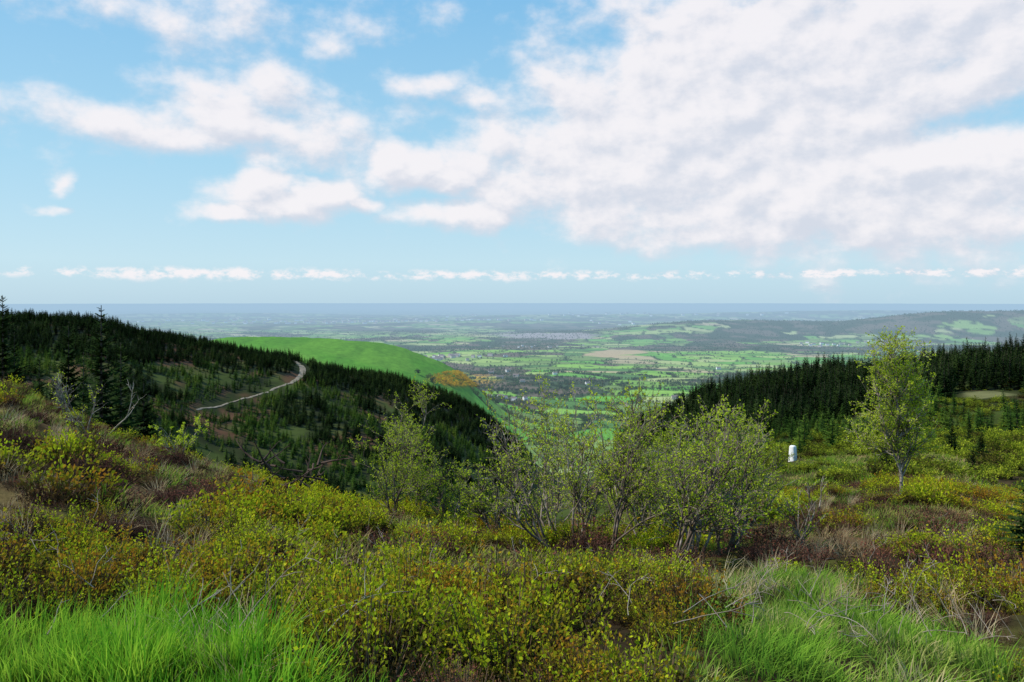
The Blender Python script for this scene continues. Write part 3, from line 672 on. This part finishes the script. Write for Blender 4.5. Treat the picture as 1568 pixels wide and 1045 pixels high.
for (u, d, n, sx, sy, big) in [(640, 3300, 60, 130, 90, 1.3), (560, 9500, 60, 900, 300, 2.6), (620, 9800, 50, 900, 300, 2.6), (840, 4300, 14, 200, 50, 1), (1290, 4600, 25, 250, 90, 1.2), (1385, 9500, 50, 500, 200, 2.6), (400, 9500, 40, 1500, 400, 2.4), (1000, 12000, 40, 2500, 500, 3), (1080, 8500, 30, 900, 300, 2), (1250, 9000, 40, 900, 300, 2.2), (770, 1750, 9, 60, 30, 1), (480, 10500, 40, 1200, 300, 2.8)]:
    cx = (u-CU)/F*d
    xs_ = cx+rng.normal(0, sx, n); ys_ = d+rng.normal(0, sy, n); zs_ = H(xs_, ys_)
    for i in range(n): addh((xs_[i], ys_[i], zs_[i]), rng.uniform(9, 18)*big, rng.uniform(6, 9)*big, rng.uniform(4, 7)*big, rng.uniform(-0.6, 0.6), rng.random() < 0.5)
me = bpy.data.meshes.new('distant_village'); me.from_pydata([tuple(map(float, q)) for q in V], [], W1+W2+Rf)
for m in (m_white, m_wall, m_roof): me.materials.append(m)
me.polygons.foreach_set('material_index', np.array([0]*len(W1)+[1]*len(W2)+[2]*len(Rf), np.int32))
link(bpy.data.objects.new('distant_village', me))

def pillar(name, c, prof, mat, sc=1.0):
    V = []; Fl = []
    for (z, r_) in prof:
        for i in range(16):
            a = i*6.28318/16; ca, sa = math.cos(a), math.sin(a); q = (abs(ca)**4+abs(sa)**4)**(-1/4)
            V.append((ca*q*r_*sc, sa*q*r_*sc, z*sc))
    for s in range(len(prof)-1):
        for i in range(16):
            j = (i+1) % 16; Fl.append((s*16+i, s*16+j, s*16+16+j, s*16+16+i))
    Fl.append(tuple((len(prof)-1)*16+i for i in range(16)))
    o = pymesh(name, V, Fl, mat); link(o); o.location = c; o.rotation_euler[2] = 0.6; return o
pillar('white_trig_pillar', PC, [(-0.3, 0.32), (0.05, 0.31), (1.15, 0.245), (1.22, 0.235), (1.28, 0.19), (1.30, 0.1)], m_white, 1.2*PC[1]/81)
pillar('standing_stone', PS, [(-0.3, 0.35), (0.4, 0.33), (0.8, 0.26), (0.9, 0.18), (0.93, 0.08)], m_wall, 0.8*PS[1]/80)

# ------------------------------------------------------------ sky
w = bpy.data.worlds.new('World'); scene.world = w; w.use_nodes = True; nt = w.node_tree; nt.nodes.clear()
w.cycles.sampling_method = 'NONE'
SUN_EL = math.radians(50); SUN_AZ = math.radians(-88)
sky = N(nt, 'ShaderNodeTexSky', sky_type='NISHITA'); sky.sun_disc = False; sky.sun_elevation = SUN_EL; sky.sun_rotation = SUN_AZ
sky.air_density = 1.0; sky.dust_density = 0.6; sky.ozone_density = 1.5; sky.altitude = 300
g = bpy.data.node_groups.new('cloud_density', 'ShaderNodeTree')
g.interface.new_socket('P', in_out='INPUT', socket_type='NodeSocketVector'); g.interface.new_socket('D', in_out='OUTPUT', socket_type='NodeSocketFloat')
gi = g.nodes.new('NodeGroupInput'); go = g.nodes.new('NodeGroupOutput'); P0 = gi.outputs[0]
def gnoise(sx, sy, scale, det, off=0.0, rough=0.55):
    m = N(g, 'ShaderNodeVectorMath', operation='MULTIPLY'); m.inputs[1].default_value = (sx, sy, 1); g.links.new(P0, m.inputs[0])
    a = N(g, 'ShaderNodeVectorMath', operation='ADD'); a.inputs[1].default_value = (off, off*0.7, off); g.links.new(m.outputs[0], a.inputs[0])
    n = N(g, 'ShaderNodeTexNoise'); n.noise_dimensions = '2D'; n.inputs['Scale'].default_value = scale; n.inputs['Detail'].default_value = det; n.inputs['Roughness'].default_value = rough
    g.links.new(a.outputs[0], n.inputs['Vector']); return n
blobs = [
 (1290,200,300,120,0.93),(1060,190,180,60,0.76),(1380,60,300,80,0.82),(1130,90,130,60,0.66),(1430,270,160,60,0.83),(1180,300,240,42,0.88),(820,215,120,48,0.58),(960,270,200,48,0.72),(1520,345,90,18,0.6),(1320,345,120,14,0.7),(960,345,60,12,0.6),
 (350,180,66,38,1.0),(290,205,60,26,0.9),(455,215,120,46,0.68),(430,150,80,32,0.72),(400,288,52,20,0.95),(440,312,70,20,0.88),(345,328,46,12,0.9),(490,298,52,24,0.88),(545,235,60,20,0.42),
 (622,258,42,28,1.05),(680,280,46,20,0.9),(720,328,56,20,0.95),(650,325,56,18,0.82),(830,315,40,15,0.82),(556,313,26,11,0.8),(100,285,18,14,0.8),(95,325,22,6,0.65),(660,132,46,15,0.68),(725,150,36,14,0.62),(640,185,46,34,0.42),
 (250,15,280,34,0.60),(700,20,110,26,0.42),(120,172,140,22,0.62),(480,65,60,28,0.56),(930,140,80,26,0.45)]
tot = None
wn = gnoise(1, 1.5, 10, 4, 5.0, 0.6)
wv = N(g, 'ShaderNodeVectorMath', operation='SUBTRACT'); g.links.new(wn.outputs['Color'], wv.inputs[0]); wv.inputs[1].default_value = (0.5, 0.5, 0.5)
wv2 = N(g, 'ShaderNodeVectorMath', operation='MULTIPLY'); g.links.new(wv.outputs[0], wv2.inputs[0]); wv2.inputs[1].default_value = (0.055, 0.026, 0)
PW = N(g, 'ShaderNodeVectorMath', operation='ADD'); g.links.new(P0, PW.inputs[0]); g.links.new(wv2.outputs[0], PW.inputs[1])
for (u, v, ru, rv, wt) in blobs:
    az = math.atan((u-CU)/F); el = math.atan((HV-v)/F*math.cos(az)); ca_ = math.cos(az)
    fx = F/ru*0.62*(1/ca_**2); fy = F/rv*0.62/ca_
    m = N(g, 'ShaderNodeVectorMath', operation='MULTIPLY_ADD'); g.links.new(PW.outputs[0], m.inputs[0]); m.inputs[1].default_value = (fx, fy, 0); m.inputs[2].default_value = (-az*fx, -el*fy, 0)
    l = N(g, 'ShaderNodeVectorMath', operation='DOT_PRODUCT'); g.links.new(m.outputs[0], l.inputs[0]); g.links.new(m.outputs[0], l.inputs[1])
    q = math_(g, 'MULTIPLY', math_(g, 'EXPONENT', math_(g, 'MULTIPLY', l.outputs['Value'], -1.0)), wt)
    tot = q if tot is None else math_(g, 'MAXIMUM', tot, q) if ru < 130 else math_(g, 'SUBTRACT', math_(g, 'ADD', tot, q), math_(g, 'MULTIPLY', tot, q))
az = math.atan((1515-CU)/F); el = math.atan((HV-178)/F*math.cos(az)); fx = F/80; fy = F/30
m = N(g, 'ShaderNodeVectorMath', operation='MULTIPLY_ADD'); g.links.new(PW.outputs[0], m.inputs[0]); m.inputs[1].default_value = (fx, fy, 0); m.inputs[2].default_value = (-az*fx, -el*fy, 0)
l = N(g, 'ShaderNodeVectorMath', operation='DOT_PRODUCT'); g.links.new(m.outputs[0], l.inputs[0]); g.links.new(m.outputs[0], l.inputs[1])
tot = math_(g, 'SUBTRACT', tot, math_(g, 'MULTIPLY', math_(g, 'EXPONENT', math_(g, 'MULTIPLY', l.outputs['Value'], -1.0)), 0.7))
sp = N(g, 'ShaderNodeSeparateXYZ'); g.links.new(P0, sp.inputs[0])
b = math_(g, 'SUBTRACT', sp.outputs[1], (HV-422)/F)
band = math_(g, 'EXPONENT', math_(g, 'MULTIPLY', math_(g, 'MULTIPLY', b, b), -1/(0.008**2)))
nb_ = gnoise(1, 2.0, 48, 5, 2.0, 0.65); band = math_(g, 'MULTIPLY', band, math_(g, 'MULTIPLY', math_(g, 'SUBTRACT', nb_.outputs[0], 0.25), 2.6, True))
tot = math_(g, 'MAXIMUM', tot, math_(g, 'MULTIPLY', band, 0.8))
nz = gnoise(1, 1.5, 14, 8, 0.0, 0.56); nz2 = gnoise(1, 1.8, 4.5, 2, 7.0)
nsum = math_(g, 'ADD', math_(g, 'MULTIPLY', math_(g, 'SUBTRACT', nz.outputs[0], 0.5), 1.1), math_(g, 'MULTIPLY', math_(g, 'SUBTRACT', nz2.outputs[0], 0.5), 0.4))
g.links.new(math_(g, 'ADD', tot, nsum), go.inputs[0])
tc = N(nt, 'ShaderNodeTexCoord'); sx = N(nt, 'ShaderNodeSeparateXYZ'); nt.links.new(tc.outputs['Generated'], sx.inputs[0])
az = math_(nt, 'ARCTAN2', sx.outputs[0], sx.outputs[1]); el = math_(nt, 'ARCSINE', sx.outputs[2])
cb = N(nt, 'ShaderNodeCombineXYZ'); nt.links.new(az, cb.inputs[0]); nt.links.new(el, cb.inputs[1])
def dens(off):
    a = N(nt, 'ShaderNodeVectorMath', operation='ADD'); a.inputs[1].default_value = off; nt.links.new(cb.outputs[0], a.inputs[0])
    q = N(nt, 'ShaderNodeGroup'); q.node_tree = g; nt.links.new(a.outputs[0], q.inputs[0]); return q.outputs[0]
D0 = dens((0, 0, 0)); D1 = dens((-0.012, 0.018, 0))
def mr(v, a, b, c=0, d=1):
    q = N(nt, 'ShaderNodeMapRange', interpolation_type='SMOOTHSTEP'); nt.links.new(v, q.inputs[0])
    for i, z in enumerate((a, b, c, d)): q.inputs[i+1].default_value = z
    return q.outputs[0]
cov = mr(D0, 0.20, 0.80, 0, 0.92)
lit = mr(math_(nt, 'SUBTRACT', D0, D1), -0.34, 0.24)  # cloud light and shade painted from the density change toward the sun
skc = N(nt, 'ShaderNodeVectorMath', operation='MULTIPLY'); nt.links.new(sky.outputs[0], skc.inputs[0]); skc.inputs[1].default_value = (0.10, 0.10, 0.10)
grad = ramp(nt, math_(nt, 'MULTIPLY', el, 2.2, True), [(0.0, (0.50, 0.72, 0.87)), (0.10, (0.56, 0.80, 0.93)), (0.35, (0.42, 0.73, 0.93)), (0.8, (0.24, 0.57, 0.89)), (1.0, (0.17, 0.47, 0.84))])
skm = mixc(nt, 0.85, skc.outputs[0], grad)
cl = mixc(nt, lit, (0.68, 0.71, 0.80), (0.95, 0.91, 0.93))
fin = mixc(nt, cov, skm, cl)
bg = N(nt, 'ShaderNodeBackground'); nt.links.new(fin, bg.inputs[0]); bg.inputs[1].default_value = 1.0
wo = N(nt, 'ShaderNodeOutputWorld'); nt.links.new(bg.outputs[0], wo.inputs[0])

sd = bpy.data.lights.new('sun', 'SUN'); sd.energy = 5.0; sd.angle = math.radians(0.5); sd.color = (1.0, 0.94, 0.84)
so = link(bpy.data.objects.new('sun', sd))
import mathutils
dirv = mathutils.Vector((math.sin(SUN_AZ)*math.cos(SUN_EL), math.cos(SUN_AZ)*math.cos(SUN_EL), math.sin(SUN_EL)))
so.rotation_euler = dirv.to_track_quat('Z', 'Y').to_euler()

cd = bpy.data.cameras.new('camera'); cam = link(bpy.data.objects.new('camera', cd)); cd.lens = 36*F/1568; cd.sensor_width = 36
cd.shift_y = -62.5/1568; cd.clip_end = 200000; cd.clip_start = 0.05
cam.rotation_euler = (math.radians(90), 0, 0); scene.camera = cam
